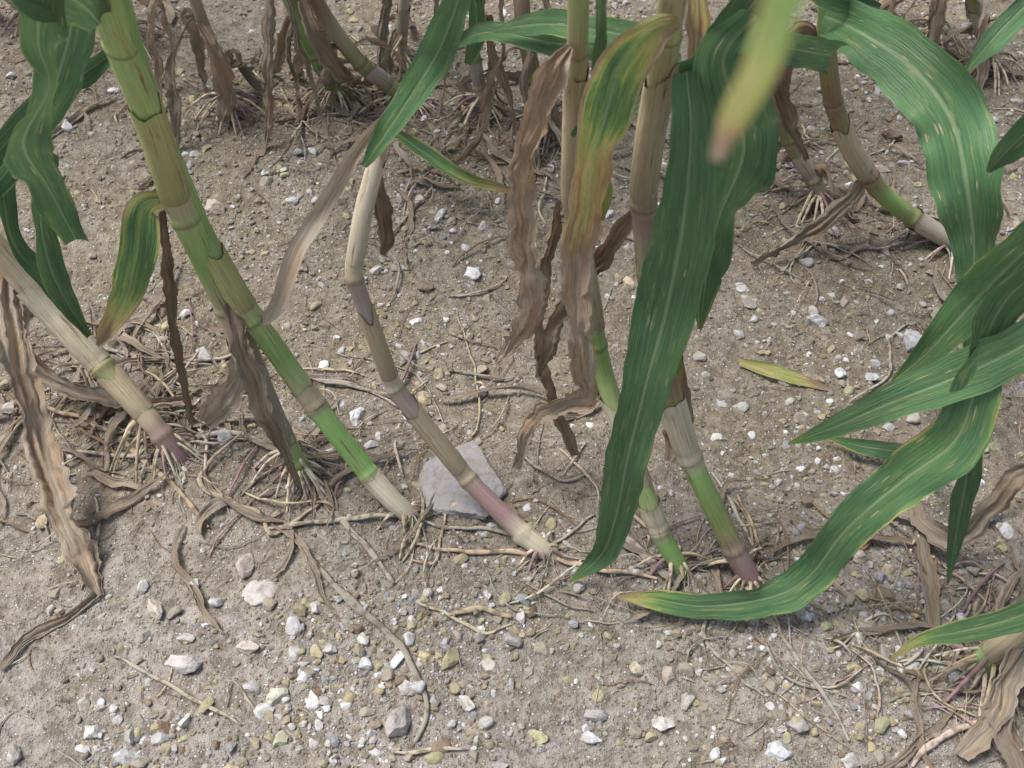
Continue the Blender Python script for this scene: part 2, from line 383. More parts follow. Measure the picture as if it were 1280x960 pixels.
# ------------------------------------------------------------------ gravel
def ico(sub):
    me=bpy.data.meshes.new("t"); import bmesh; bm=bmesh.new(); bmesh.ops.create_icosphere(bm,subdivisions=sub,radius=1); bm.verts.ensure_lookup_table()
    v=np.array([x.co[:] for x in bm.verts]); f=np.array([[q.index for q in p.verts] for p in bm.faces]); bm.free(); bpy.data.meshes.remove(me); return v,f
def variant(v,rnd,planes=10):
    v=v.copy()
    for _ in range(planes):
        n=nrm(rnd.normal(size=3)); d=rnd.uniform(.5,.8); ex=np.maximum(v@n-d,0); v-=ex[:,None]*n
    v+=rnd.normal(size=3)*.02
    return v*np.array([1,rnd.uniform(.55,.95),rnd.uniform(.42,.75)])
def rotm(rnd,tilt=.5):
    return np.array((Matrix.Rotation(rnd.uniform(0,6.28),3,'Z')@Matrix.Rotation(rnd.uniform(-tilt,tilt),3,'X')@Matrix.Rotation(rnd.uniform(-tilt,tilt),3,'Y')))
SC=[((.60,.59,.585),3.6),((.48,.455,.43),4),((.74,.735,.73),3.0),((.42,.36,.22),4),((.50,.43,.25),2),((.36,.31,.24),4.5),((.32,.32,.34),2),((.44,.36,.31),1.5),((.20,.14,.09),1.6),((.40,.40,.22),1.2)]
SCc=np.array([c for c,_ in SC]); SCw=np.array([w for _,w in SC]); SCw=SCw/SCw.sum()
def stones(name,specs,sub,seed,rough=0.0,smooth=False,m=None):
    rnd=np.random.RandomState(seed); v0,f0=ico(sub); vs=[variant(v0,rnd) for _ in range(14)]
    if rough>0:
        vs=[v*(1+rough*np.array([nz(*(p*2.5+i*7))+.35*nz(*(p*7+i)) for p in v]))[:,None] for i,v in enumerate(vs)]
    nv=len(v0); n=len(specs); V=np.zeros((n,nv,3)); C=np.ones((n,nv,4))
    for i,(x,y,r,c,sink) in enumerate(specs):
        v=vs[rnd.randint(14)]@rotm(rnd).T*r
        V[i]=v+np.array([x,y,g(x,y)+r*.5*(1-2*sink)]); C[i,:,:3]=c
    Fx=(f0[None]+np.arange(n)[:,None,None]*nv).reshape(-1,3)
    return make_obj(name,V.reshape(-1,3),Fx,m or M_STONE,None,smooth,{'Col':('FLOAT_COLOR',C.reshape(-1,4))})
def scatter(n,r0,r1,seed,pw=2.0,soil=(0,.4),mid=.4):
    rnd=np.random.RandomState(seed); out=[]
    while len(out)<n:
        x=rnd.uniform(-1.35,1.35); y=rnd.uniform(.3,2.45)
        if abs(x)>.56*(y+.42): continue
        p=.22+.78*max(0,min(1,(nz(3.3*x,3.3*y,11)+.25*nz(11*x,11*y,5)+.30)*1.7))
        e=y+.08*nz(2*x,7)
        p*=1.0 if e<.68 else (mid if y<1.4 else mid*1.25)
        if rnd.rand()>p: continue
        r=r0+(r1-r0)*rnd.rand()**pw
        c=SCc[rnd.choice(len(SCc),p=SCw)]*rnd.uniform(.8,1.15); k=rnd.uniform(*soil); c=np.minimum(.8,c*(1-k)+np.array([.30,.26,.205])*k)
        out.append((x,y,r,c,rnd.uniform(.1,.75)))
    return out
gr=empty("gravel")
def as_part(o,nm): o.name=nm; o.parent=gr
as_part(stones("grit",scatter(26000,.0012,.0034,1,1.3),1,11,m=M_GRIT),"grit")
as_part(stones("clods",scatter(5500,.002,.0085,5,1.6,(.85,1),.7),1,15,m=M_GRIT),"clods")
as_part(stones("pebbles",scatter(15500,.003,.0080,2,2.0),1,12,m=M_GRIT),"pebbles")
as_part(stones("small_stones",scatter(1650,.0078,.0150,3,2.2,(0,.3),.26),3,13,.10,False),"small_stones")
big=[(325,740,42,(.42,.38,.36)),(230,832,44,(.46,.41,.40)),(195,762,30,(.45,.40,.34)),(305,706,38,(.42,.36,.33)),(830,905,32,(.5,.47,.44)),(610,835,32,(.42,.38,.33)),
(500,908,46,(.34,.31,.29)),(737,922,28,(.52,.51,.52)),(970,938,36,(.50,.52,.54)),(673,922,26,(.40,.38,.22)),(345,872,34,(.46,.45,.36)),(446,522,28,(.52,.51,.52)),
(588,345,26,(.58,.57,.56)),(1022,402,28,(.52,.51,.50)),(1140,430,34,(.45,.43,.42)),(1075,697,26,(.48,.42,.34)),(563,825,30,(.34,.32,.16)),(507,862,30,(.45,.42,.38)),
(268,262,30,(.40,.34,.27)),(1112,172,30,(.09,.06,.045)),(835,845,26,(.36,.31,.25)),(795,838,22,(.45,.40,.30)),(585,880,26,(.47,.44,.40)),(745,895,30,(.33,.31,.30)),
(1040,290,22,(.48,.46,.42)),(935,380,22,(.40,.37,.33)),(784,355,22,(.50,.40,.28)),(180,735,24,(.44,.42,.38)),(310,812,28,(.46,.40,.35)),(395,758,24,(.44,.41,.38)),(455,800,22,(.48,.46,.42)),
(650,772,22,(.44,.42,.40)),(352,925,22,(.40,.38,.26)),(400,908,20,(.50,.48,.44)),(118,915,26,(.46,.45,.42)),(232,903,22,(.50,.48,.44)),(106,880,26,(.36,.34,.31)),(160,950,34,(.44,.43,.42)),
(55,655,26,(.42,.34,.22)),(530,500,24,(.38,.30,.18)),(550,270,18,(.5,.48,.44)),(470,340,18,(.42,.40,.36)),(20,945,26,(.40,.38,.34)),(1110,715,24,(.42,.34,.26)),(895,945,20,(.46,.45,.44))]
sp=[]
for u,v,s,c in big:
    p=W(u,v,0); sp.append((p[0],p[1],s*depth(p)/F*.55,np.minimum(.8,np.array(c)*1.25),.35))
as_part(stones("large_stones",sp,4,21,.14,False),"large_stones")
def rock():
    rnd=np.random.RandomState(5); v,f=ico(6); v=v.copy()
    for _ in range(12):
        n=nrm(rnd.normal(size=3)*np.array([1,1,.35])); d=rnd.uniform(.66,.88); ex=np.maximum(v@n-d,0); v-=ex[:,None]*n
    v[:,2]=np.minimum(v[:,2],.50+.08*v[:,0]-.05*v[:,1])
    v*=(1+.08*np.array([nz(*(p*2.2)) for p in v])+.03*np.array([nz(*(p*8)) for p in v])+.012*np.array([nz(*(p*22)) for p in v]))[:,None]
    p=W(580,607,0); v=v*np.array([.062,.078,.028])+np.array([p[0],p[1],g(p[0],p[1])+.001])
    make_obj("rock",v,f,M_STONE,None,True,{'Col':('FLOAT_COLOR',np.tile([.35,.325,.32,1],(len(v),1)))})
rock()
# ------------------------------------------------------------------ corn plants
def plant(): return empty("corn_plant")
# A : broken stalk far left
p=plant()
stalk([(225,572,0,30,PURP),(203,545,.035,30,PURP),(182,518,.065,28,TAN),(130,460,.115,31,OLIVE),(120,450,.125,33,TAN),(60,385,.19,34,PALE),(8,325,.26,34,TAN),(-60,250,.35,34,TAN)],p,[1,3],[(2.0,2.9,TAN),(3.3,5.6,PALE)],ext=.3,roots=36,rs=.055,rt=.08)
leaf("leaf_1",[(0,280,.27,24,0,.8),(5,340,.23,34,30,.75),(15,420,.18,38,-20,.8),(45,540,.1,40,20,.78),(80,640,.05,44,-30,.8),(105,700,.02,36,20,.85),(122,748,.004,12,0,.9)],p,curl=1.2,crumple=.005,tone=1.05)
leaf("leaf_2",[(122,745,.006,12,0,.9),(80,775,.006,16,0,.9),(30,800,.005,14,20,.95),(0,838,.004,8,0,.95)],p,curl=1.3,crumple=.004)
leaf("leaf_3",[(60,340,.2,10,0,.8),(20,420,.12,20,40,.8),(60,470,.06,24,0,.9),(140,500,.03,18,30,.9),(240,500,.02,12,0,.95)],p,curl=1.4,crumple=.005)
leaf("leaf_4",[(0,200,.45,30,0,.05),(15,300,.36,30,40,.1),(60,355,.30,26,20,.05),(112,420,.22,10,0,.3)],p,curl=.7)
# B : thick green stalk upper left
pB=plant()
stalk([(384,606,0,24,PURP),(372,580,.04,24,GREEN),(345,530,.10,28,TAN),(315,460,.19,30,GREY),(285,385,.28,32,TAN),(256,325,.36,32,GREEN),(232,275,.43,34,LIME),(222,255,.45,36,TAN),(185,140,.60,38,LIME),(150,55,.71,40,LIME),(130,0,.78,42,LIME)],pB,[1,4,6,9],[(1.5,3.8,GREY),(7.1,8.3,YEL)],ext=.35,roots=26,rs=.045,rt=.065)
leaf("leaf_1",[(288,380,.30,14,0,.8),(300,430,.26,30,10,.82),(325,495,.18,30,-20,.8),(352,560,.09,18,10,.8),(372,600,.04,8,0,.8)],pB,curl=1.3,crumple=.005,tone=.85)
leaf("leaf_2",[(305,400,.26,10,0,.85),(298,455,.18,24,0,.85),(278,505,.08,36,20,.85),(255,530,.03,20,0,.9)],pB,curl=.8,crumple=.004,tone=1.15)
leaf("leaf_3",[(212,250,.46,14,0,.4),(180,260,.46,44,20,.28),(172,310,.42,50,10,.18),(158,370,.34,40,-10,.28),(135,410,.28,22,0,.5),(122,432,.25,5,0,.6)],pB,curl=.6,edge=.5)
leaf("leaf_4",[(202,245,.46,8,0,.65),(203,300,.4,14,30,.65),(215,380,.28,16,-30,.65),(225,460,.15,12,20,.7),(240,530,.03,8,0,.75)],pB,curl=1.3,crumple=.004,tone=.55)
leaf("leaf_5",[(125,30,.76,30,0,.0),(100,5,.80,70,20,.0),(50,-20,.84,80,30,.0),(10,-60,.86,60,20,.0)],pB,curl=.4)
leaf("leaf_6",[(60,-40,.86,50,10,0),(48,50,.78,60,30,0),(62,110,.72,34,70,0),(30,180,.64,62,20,0),(60,235,.56,48,-30,.03),(95,300,.48,30,-10,.1)],pB,curl=.45,ruff=.006)
leaf("leaf_7",[(100,-30,.7,50,10,0),(85,50,.62,66,-20,0),(60,130,.54,50,30,0),(20,200,.46,34,40,0),(-20,250,.4,24,0,.1)],pB,curl=.5,tone=1.15)
leaf("leaf_8",[(62,190,.5,26,0,0),(50,260,.42,30,40,0),(62,330,.34,34,10,.02),(88,385,.27,26,-10,.1),(112,420,.22,5,0,.2)],pB,curl=.7)
leaf("leaf_9",[(150,60,.6,12,0,0),(100,95,.56,34,20,0),(70,105,.54,30,30,0),(-10,200,.45,34,0,0)],pB,curl=.5,tone=.9)
# C : long lodged stalk
pC=plant()
stalk([(520,650,0,20,OLIVE),(497,632,.02,24,PALE),(466,600,.045,26,PALE),(459,590,.05,25,GREEN),(400,515,.135,26,GREEN),(394,507,.14,28,TAN),(350,445,.21,27,GREEN),(318,400,.27,28,LIME),(300,375,.30,30,TAN),(250,290,.40,30,GREEN),(205,180,.53,30,LIME),(165,60,.70,28,GREEN),(150,0,.77,26,GREEN)],pC,[2.6,4.5,7,10],[(.3,2.5,PALE),(4.6,5.4,TAN),(7.6,8.8,YEL)],ext=.4,roots=10,rs=.03,rt=.02)
leaf("leaf_1",[(322,402,.27,16,0,.9),(345,385,.30,22,0,.92),(372,315,.36,25,15,.95),(412,245,.43,25,-10,.95),(450,185,.50,20,10,.9),(478,150,.55,12,0,.7)],pC,curl=.9,tone=1.3,edge=.1)
# D : thin broken zigzag stalk
pD=plant()
stalk([(692,697,0,20,TAN),(655,668,.02,26,PALE),(630,645,.035,24,PURP),(590,605,.06,22,PURP),(583,597,.065,23,TAN),(497,490,.195,22,MAUVE),(491,482,.20,22,PALE),(445,355,.37,20,MAUVE),(440,345,.38,22,TAN),(455,260,.46,22,PALE),(475,185,.53,18,TAN),(490,140,.57,12,TAN)],pD,[1.0,3.5,5.5,7.5],[(.2,1.3,PALE),(4.1,4.9,TAN),(6.1,6.8,TAN),(8.2,9.9,PALE)],ext=0,roots=10,rs=.035,rt=.02,sig=3)
leaf("leaf_1",[(455,208,.52,8,0,.1),(480,170,.56,28,25,0),(520,110,.62,44,20,0),(550,60,.67,46,15,0),(572,0,.74,40,20,0),(580,-60,.8,30,0,0)],pD,curl=.35,ruff=.004,tone=1.2)
leaf("leaf_2",[(470,180,.54,6,0,.8),(472,240,.46,18,20,.7),(485,290,.4,22,-20,.65),(478,318,.36,6,0,.7)],pD,curl=1.2,crumple=.004,tone=.6)
# E : centre pair, left
pE=plant()
stalk([(855,716,0,24,GREEN),(828,675,.04,26,GREEN),(822,660,.055,26,PALE),(805,610,.115,27,LIME),(797,595,.13,27,TAN),(755,470,.25,26,LIME),(745,430,.30,28,GREEN),(735,360,.38,27,TAN),(720,285,.46,25,LIME),(714,240,.51,26,TAN),(719,120,.63,28,YEL),(722,60,.70,28,TAN),(724,-40,.82,30,LIME)],pE,[1.7,6,8.2,11],[(1.9,2.7,PALE),(3.4,4.9,PALE),(6.3,7.7,TAN),(8.4,10.8,TAN)],ext=.3,roots=12,rs=.04,rt=.03)
leaf("leaf_1",[(712,55,.72,14,0,.7),(690,90,.70,34,20,.62),(665,170,.62,34,-20,.66),(652,250,.53,40,10,.66),(660,320,.45,42,-30,.72),(665,380,.38,32,20,.8),(640,430,.3,22,0,.82),(620,452,.27,8,0,.85)],pE,curl=.9,crumple=.006,tone=1.25)
leaf("leaf_2",[(700,250,.5,10,0,.7),(690,300,.44,20,30,.7),(680,350,.38,16,-10,.7),(672,430,.26,14,20,.75),(690,500,.14,16,0,.8),(720,570,.03,10,0,.8)],pE,curl=1.4,crumple=.005,tone=.85)
leaf("leaf_3",[(742,440,.30,14,0,.8),(738,490,.22,30,0,.8),(700,505,.17,28,20,.8),(668,530,.11,24,-20,.82),(645,585,.03,10,0,.85)],pE,curl=1.2,crumple=.005,tone=1.15)
leaf("leaf_4",[(750,-30,.86,20,30,0),(747,60,.74,22,50,.02),(735,140,.64,18,30,.05),(715,170,.6,6,0,.1)],pE,curl=.6)
# F : centre pair, right
pF=plant()
stalk([(942,730,0,28,PURP),(918,690,.04,30,PURP),(905,660,.07,28,OLIVE),(870,590,.145,28,GREEN),(862,573,.16,30,PALE),(838,500,.25,34,OLIVE),(830,470,.29,32,BROWN),(815,400,.36,28,GREEN),(804,262,.50,30,PURP),(803,245,.52,34,TAN),(814,160,.61,36,PALE),(824,110,.66,36,TAN),(835,40,.74,34,YEL),(845,-30,.82,34,TAN)],pF,[1.1,4,8.4,12],[(3.9,5.2,PALE),(8.5,11.6,TAN)],ext=.35,roots=14,rs=.045,rt=.035)
leaf("leaf_1",[(858,90,.72,34,0,.0),(864,170,.67,58,15,.0),(854,280,.58,80,10,0),(832,390,.46,80,-8,.0),(805,490,.36,60,8,.0),(783,580,.25,54,-5,.0),(770,645,.14,44,5,.02),(752,693,.06,32,20,.03),(712,728,.01,3,0,.3)],pF,curl=.38,ruff=.003,edge=.14)
leaf("leaf_2",[(850,30,.78,14,0,.5),(815,38,.78,46,30,.40),(778,80,.74,62,10,.27),(758,140,.68,64,-5,.22),(742,195,.62,48,15,.40),(736,250,.56,44,-20,.45),(722,320,.48,38,10,.62),(724,390,.41,38,-25,.72),(728,440,.35,38,20,.76),(735,490,.28,12,0,.8)],pF,curl=.8,crumple=.004,edge=.35,tone=1.3)
leaf("leaf_3",[(800,262,.50,10,0,.65),(775,290,.46,24,20,.62),(745,330,.4,26,-10,.66),(705,385,.32,28,20,.7),(685,430,.26,22,-20,.72),(672,470,.2,8,0,.7)],pF,curl=1.1,crumple=.005,tone=.85)
leaf("leaf_4",[(945,20,.76,40,0,0),(905,75,.72,76,20,0),(925,150,.66,94,-10,.0),(928,200,.60,80,15,.03),(900,270,.5,52,30,.0),(885,330,.42,50,-10,.03),(875,412,.32,6,0,.3)],pF,curl=.5,ruff=.010,tone=1.1)
leaf("leaf_5",[(850,400,.38,10,0,.25),(838,440,.3,30,0,.2),(845,500,.22,36,0,.7),(850,545,.17,40,10,.8),(838,578,.14,16,0,.85)],pF,curl=1.0,crumple=.003)
leaf("leaf_6",[(740,200,.6,10,0,.38),(752,235,.57,28,10,.38),(745,275,.53,20,0,.4)],pF,curl=.8,crumple=.003,tone=1.3)
leaf("leaf_7",[(1040,70,.58,44,20,.0),(960,60,.66,44,10,0),(880,85,.68,42,20,0),(800,120,.62,36,0,0),(770,150,.58,10,0,0)],pF,curl=.5)
leaf("leaf_8",[(615,38,.55,6,0,0),(680,30,.6,34,20,0),(760,40,.64,36,10,0),(850,60,.68,40,0,0)],pF,curl=.5)
leaf("leaf_9",[(560,60,.45,6,0,0),(610,40,.52,26,20,0),(700,55,.58,34,0,0),(790,62,.6,36,0,0),(850,80,.62,26,0,0)],pF,curl=.6,tone=.9)
leaf("leaf_10",[(868,-20,.5,24,0,.5),(872,30,.46,30,10,.52),(868,82,.4,16,0,.55)],pF,curl=.8,crumple=.003,tone=1.1)
leaf("leaf_11",[(1010,-260,1.2,60,0,.2),(1000,-90,1.19,54,0,.2),(978,0,1.17,50,0,.24),(948,90,1.145,46,20,.32),(915,150,1.125,36,10,.42),(895,200,1.11,14,10,.85)],pF,curl=.4,tone=2.4)
leaf("leaf_12",[(800,190,.57,8,0,0),(830,130,.62,30,0,0),(870,110,.63,40,10,0),(900,60,.68,50,10,0),(960,-20,.78,54,0,0)],pF,curl=.4)
# G : right back, carries the big arching leaf
pG=plant()
stalk([(1205,312,0,20,GREY),(1140,272,.05,24,OLIVE),(1105,245,.10,24,GREEN),(1085,220,.14,26,BROWN),(1060,180,.20,24,OLIVE),(1040,125,.28,24,BROWN),(1033,60,.38,24,OLIVE),(1035,0,.46,24,GREEN)],pG,[1,3,5],[(.2,1.0,GREY),(3.1,4.6,TAN)],ext=.4,roots=16,rs=.06,rt=.03)
leaf("leaf_1",[(1030,20,.46,30,0,0),(1075,40,.50,70,10,0),(1140,85,.50,84,-12,0),(1190,150,.47,92,15,0),(1208,230,.42,84,-5,0),(1218,310,.34,54,10,0),(1214,380,.26,34,20,0),(1208,445,.18,6,0,.2)],pG,curl=.4,ruff=.008,edge=.15,tone=1.15)
leaf("leaf_2",[(1028,60,.38,10,0,.6),(1000,40,.4,26,10,.62),(975,90,.34,26,0,.6),(985,150,.24,20,20,.7),(1010,200,.14,8,0,.7)],pG,curl=1.1,crumple=.005,tone=.7)
leaf("leaf_3",[(1085,215,.15,8,0,.8),(1060,250,.1,20,0,.85),(1010,290,.05,18,20,.9),(940,330,.01,8,0,.9)],pG,curl=1.2,crumple=.005,tone=.9)
leaf("leaf_4",[(1100,10,.5,10,0,0),(1045,-5,.52,40,10,.0),(1000,-40,.55,40,0,0)],pG,curl=.5)
# R : plant rooted lower right, stem leaves the frame
pR=plant()
stalk([(1222,838,0,34,PURP),(1232,822,.03,34,GREEN),(1275,790,.09,30,TAN),(1330,730,.17,30,GREEN),(1365,600,.3,30,GREEN),(1370,420,.48,32,LIME),(1360,250,.64,34,GREEN)],pR,[1,3,5],[(1.2,2.8,TAN)],ext=.3,roots=26,rs=.06,rt=.05)
leaf("leaf_1",[(1350,380,.5,50,0,0),(1280,432,.46,62,10,.0),(1200,470,.40,58,0,.0),(1110,505,.34,44,-5,.0),(1040,535,.28,26,0,.05),(985,555,.24,3,0,.3)],pR,curl=.35,ruff=.003,edge=.12,tone=1.15)
leaf("leaf_2",[(1262,400,.46,20,0,0),(1225,470,.41,54,10,0),(1195,550,.33,74,0,.12),(1130,600,.26,66,-10,.12),(1060,660,.17,56,10,.10),(1010,722,.08,50,10,.02),(960,748,.045,44,20,.0),(880,758,.03,34,10,.05),(820,750,.025,26,0,.28),(772,746,.02,4,0,.6)],pR,curl=.45,ruff=.006,edge=.30,tone=1.2)
leaf("leaf_3",[(1310,330,.56,40,20,0),(1255,380,.5,56,20,0),(1225,450,.42,40,40,0),(1218,540,.32,30,40,0),(1200,640,.2,28,20,0),(1185,728,.1,3,0,.2)],pR,curl=.5)
leaf("leaf_4",[(1330,270,.58,60,10,.0),(1265,330,.5,74,20,.05),(1210,385,.42,58,0,.05),(1160,440,.34,34,0,.0),(1112,480,.28,3,0,.3)],pR,curl=.4,edge=.25,tone=1.25)
leaf("leaf_5",[(1340,740,.2,40,0,0),(1270,772,.15,36,10,0),(1200,790,.11,28,0,.05),(1150,800,.08,16,0,.3),(1112,825,.05,3,0,.5)],pR,curl=.4,edge=.3)
leaf("leaf_6",[(1330,560,.2,20,0,.8),(1270,600,.14,26,10,.85),(1200,670,.05,30,0,.88),(1150,650,.02,20,20,.9),(1140,600,.01,5,0,.9)],pR,curl=1.2,crumple=.005,tone=.9)
leaf("leaf_7",[(1300,780,.1,20,0,.8),(1262,840,.06,34,20,.85),(1240,900,.03,30,0,.88),(1200,945,.01,20,0,.9)],pR,curl=1.1,crumple=.005,tone=.95)
leaf("leaf_8",[(1300,640,.12,10,0,.85),(1290,720,.08,22,20,.85),(1280,800,.05,30,0,.85),(1250,880,.03,30,10,.9),(1275,980,.01,20,0,.9)],pR,curl=1.1,crumple=.005,tone=.8)
leaf("leaf_9",[(1215,475,.4,30,0,0),(1160,560,.05,20,30,.05),(1090,560,.03,22,10,.05),(1030,545,.02,4,0,.3)],pR,curl=.4,tone=1.1)
leaf("leaf_10",[(1150,640,.02,8,0,.85),(1155,700,.015,18,20,.88),(1165,760,.01,20,0,.9),(1172,810,.01,6,0,.9)],pR,curl=1.1,crumple=.004,tone=.9)
leaf("leaf_11",[(1300,150,.7,40,20,0),(1262,185,.66,36,20,0),(1235,215,.62,5,0,.1)],pR,curl=.5)
# ------------------------------------------------------------------ back row
def hanging(parent,p0,n,rnd,h0,tone=.8):
    for q in range(n):
        a=rnd.uniform(0,6.28); w=rnd.uniform(.010,.026)
        d=np.array([math.cos(a),math.sin(a)]); b=np.array(p0)
        pts=[]; x,y,z=b; out=rnd.uniform(.03,.09)
        for i,(fo,fz) in enumerate([(0,1),(.5,1.05),(1,.75),(1.3,.35),(1.8,0),(2.8,0)]):
            ww=w*[.4,1,1.1,1,.7,.2][i]
            xx=x+d[0]*out*fo+rnd.uniform(-.012,.012); yy=y+d[1]*out*fo+rnd.uniform(-.012,.012)
            gz=g(xx,yy); zz=gz+(z-gz)*fz+.006
            pts.append([xx,yy,zz,ww,rnd.uniform(-40,40),rnd.uniform(.66,1.0)])
        build_leaf("dead_leaf",pts,parent,ref=(-d[0],-d[1],.3),curl=rnd.uniform(.9,1.7),crumple=.006,tone=tone*rnd.uniform(.6,1.15))
def shade_canopy(parent,P,rnd):
    """upper green leaves of a standing plant (out of view, added to shade the back row)"""
    d=P[:,2]
    for q in range(3):
        z0=rnd.uniform(.75,1.35); j=int(np.argmin(abs(d-z0))); b=P[j]; a=rnd.uniform(0,6.28); R=rnd.uniform(.3,.45)
        pts=[]
        for fo,dz,ww in ((0,0,.03),(.25,.14,.07),(.55,.19,.08),(.85,.12,.06),(1.05,0,.004)):
            y=b[1]+math.sin(a)*R*fo; z=b[2]+dz
            z=max(z,1.25-.50*y)
            pts.append([b[0]+math.cos(a)*R*fo,y,z,ww,rnd.uniform(-20,20),0])
        build_leaf("upper_shade_leaf",pts,parent,ref=(0.02,0.01,1),curl=.5,ruff=.006)
rnd=random.Random(31)
backs=[
 [(432,125,0,20,PURP),(415,105,.04,20,GREEN),(395,70,.10,20,GREEN),(370,15,.19,20,LIME),(355,-20,.25,20,GREEN)],
 [(530,140,0,20,BROWN),(485,105,.05,20,OLIVE),(450,80,.10,20,OLIVE),(415,35,.17,20,TAN),(385,-15,.25,20,BROWN)],
 [(292,150,0,13,GREY),(280,100,.07,14,TAN),(262,50,.14,15,GREY),(240,-10,.24,15,TAN)],
 [(700,175,0,20,BROWN),(682,150,.04,20,TAN),(668,100,.12,20,OLIVE),(655,40,.2,20,BROWN),(650,-20,.28,20,TAN)],
 [(1035,260,0,18,GREY),(1018,225,.05,20,GREY),(985,175,.12,20,OLIVE),(960,110,.22,20,TAN),(940,20,.36,22,BROWN)],
 [(610,150,0,14,GREY),(600,110,.06,15,TAN),(590,60,.14,16,GREEN),(600,-10,.25,16,OLIVE)],
 [(505,90,0,13,GREY),(502,50,.07,14,TAN),(506,-10,.17,15,PALE)],
 [(180,60,0,15,GREY),(160,30,.05,15,TAN),(130,-20,.13,15,OLIVE)],
 [(60,30,0,14,GREY),(30,10,.04,14,TAN),(-10,-20,.1,14,OLIVE)],
 [(1250,90,0,16,GREY),(1230,50,.07,16,TAN),(1215,-10,.17,16,OLIVE)],
 [(1165,50,0,14,GREY),(1170,10,.07,15,BROWN),(1180,-40,.16,15,TAN)],
]
bp=[]
for i,b in enumerate(backs):
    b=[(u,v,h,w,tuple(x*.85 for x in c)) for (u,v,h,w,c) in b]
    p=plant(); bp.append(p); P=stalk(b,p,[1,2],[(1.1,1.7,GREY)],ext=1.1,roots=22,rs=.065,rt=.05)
    d=np.linalg.norm(P-P[0],axis=1)
    for hh in (.10,.2,.3):
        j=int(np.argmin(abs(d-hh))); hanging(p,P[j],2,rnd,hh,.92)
    shade_canopy(p,P,rnd)
leaf("leaf_1",[(498,168,.12,14,0,.2),(530,190,.10,24,20,.15),(580,222,.07,20,10,.3),(645,240,.03,8,0,.6)],bp[1],curl=1.1,edge=.6)
leaf("leaf_1",[(1290,0,.3,30,0,0),(1245,45,.26,32,20,0),(1205,92,.2,4,0,.1)],bp[9],curl=.5,tone=1.3)
leaf("leaf_1",[(250,30,.2,16,0,.7),(268,70,.15,28,20,.72),(282,120,.06,24,-10,.75),(276,152,.02,8,0,.8)],bp[2],curl=1.1,crumple=.005)
leaf("leaf_1",[(380,0,.24,14,0,.7),(395,50,.18,22,10,.72),(425,90,.1,20,-10,.75),(440,105,.06,6,0,.8)],bp[0],curl=1.1,crumple=.005,tone=.8)
leaf("leaf_1",[(592,-10,.3,20,0,.1),(596,40,.22,26,30,.1),(585,80,.16,10,0,.2)],bp[5],curl=.6)
# loose leaf on the soil
lo=empty("corn_leaf_scrap")
leaf("blade",[(925,452,.008,10,0,.36),(960,462,.012,18,0,.33),(1000,475,.01,14,10,.36),(1040,487,.005,5,0,.8)],lo,curl=.5,tone=1.3)
# ------------------------------------------------------------------ crop residue
def gpath(pts,lift=.005,n=None):
    A=[]
    for q in pts:
        p=W(q[0],q[1],q[2] if len(q)>2 else lift); A.append(p)
    L=np.linalg.norm(np.diff(np.array(A),axis=0),axis=1).sum(); R,_=catmull(A,n or int(max(12,L/.008)))
    for r in R:
        r[0]+=.005*nz(r[0]*30,r[1]*30,1); r[1]+=.005*nz(r[0]*30,r[1]*30,7); r[2]=max(r[2],g(r[0],r[1])+.004)
    return R
st=[]
named=[([(355,650),(395,705),(440,752),(490,795),(520,840),(534,885),(520,925)],.0095),([(140,820),(200,850),(255,880),(302,906)],.005),([(470,620),(540,655),(610,660),(690,680),(745,640)],.006),
([(380,575,.02),(410,630),(455,680),(495,730)],.009),([(300,540,.02),(250,600),(320,640),(345,665),(410,620)],.008),([(570,390),(590,450),(600,520),(575,560)],.003),([(330,660),(420,650),(520,640,.01)],.008),
([(515,680),(590,690),(660,690),(720,705),(820,722)],.008),([(560,620),(545,700),(515,700)],.004),([(640,560),(700,600),(740,590)],.005),([(1150,400),(1115,420),(1110,470),(1060,500)],.005),
([(890,590,.01),(925,650),(950,700)],.005),([(700,560),(760,620),(800,650),(860,700)],.006),([(960,760),(1000,830),(1040,880),(1060,925)],.006),([(900,740),(880,790),(910,830),(950,870)],.005),
([(780,670),(815,700),(850,735)],.014),([(520,750),(600,790),(640,780)],.005),([(60,420,.02),(150,440),(250,450),(330,430)],.008),([(380,470,.01),(440,480),(500,510)],.006),([(540,230),(500,280),(475,300)],.006),
([(490,940),(540,938),(585,935)],.006),([(280,880),(290,850),(330,900)],.003),([(1000,300),(1080,310),(1150,300)],.006),([(420,440),(520,470),(560,540)],.003),([(1040,810),(1100,770),(1140,790)],.004),
([(80,560),(180,570),(290,540),(400,590)],.009),([(20,500,.02),(120,530),(220,610),(260,660)],.008),([(380,470,.01),(470,490),(540,520)],.007),([(250,440,.02),(200,500),(170,580)],.007),([(640,770),(600,760),(560,770)],.009),([(1280,600,.05),(1220,660),(1150,650)],.010),([(1145,660),(1155,730),(1160,790)],.008),([(1240,900),(1180,920),(1140,958)],.009),
([(870,600,.01),(930,640),(945,700)],.004),([(950,790),(990,850),(1060,870)],.004),([(600,700),(640,760),(700,770)],.003),([(1090,830),(1040,860),(1000,850)],.003)]
for pts,w in named:
    P=gpath(pts); n=len(P); ww=w*(.35+.65*np.sin(np.linspace(.25,2.9,n)))*np.array([1+.5*nz(i*.35,w*999+pts[0][0]) for i in range(n)])
    st.append((P,ww,.45,jit(random.choice([GREY,TAN,(.50,.445,.36)]),.12)))
rr=random.Random(77)
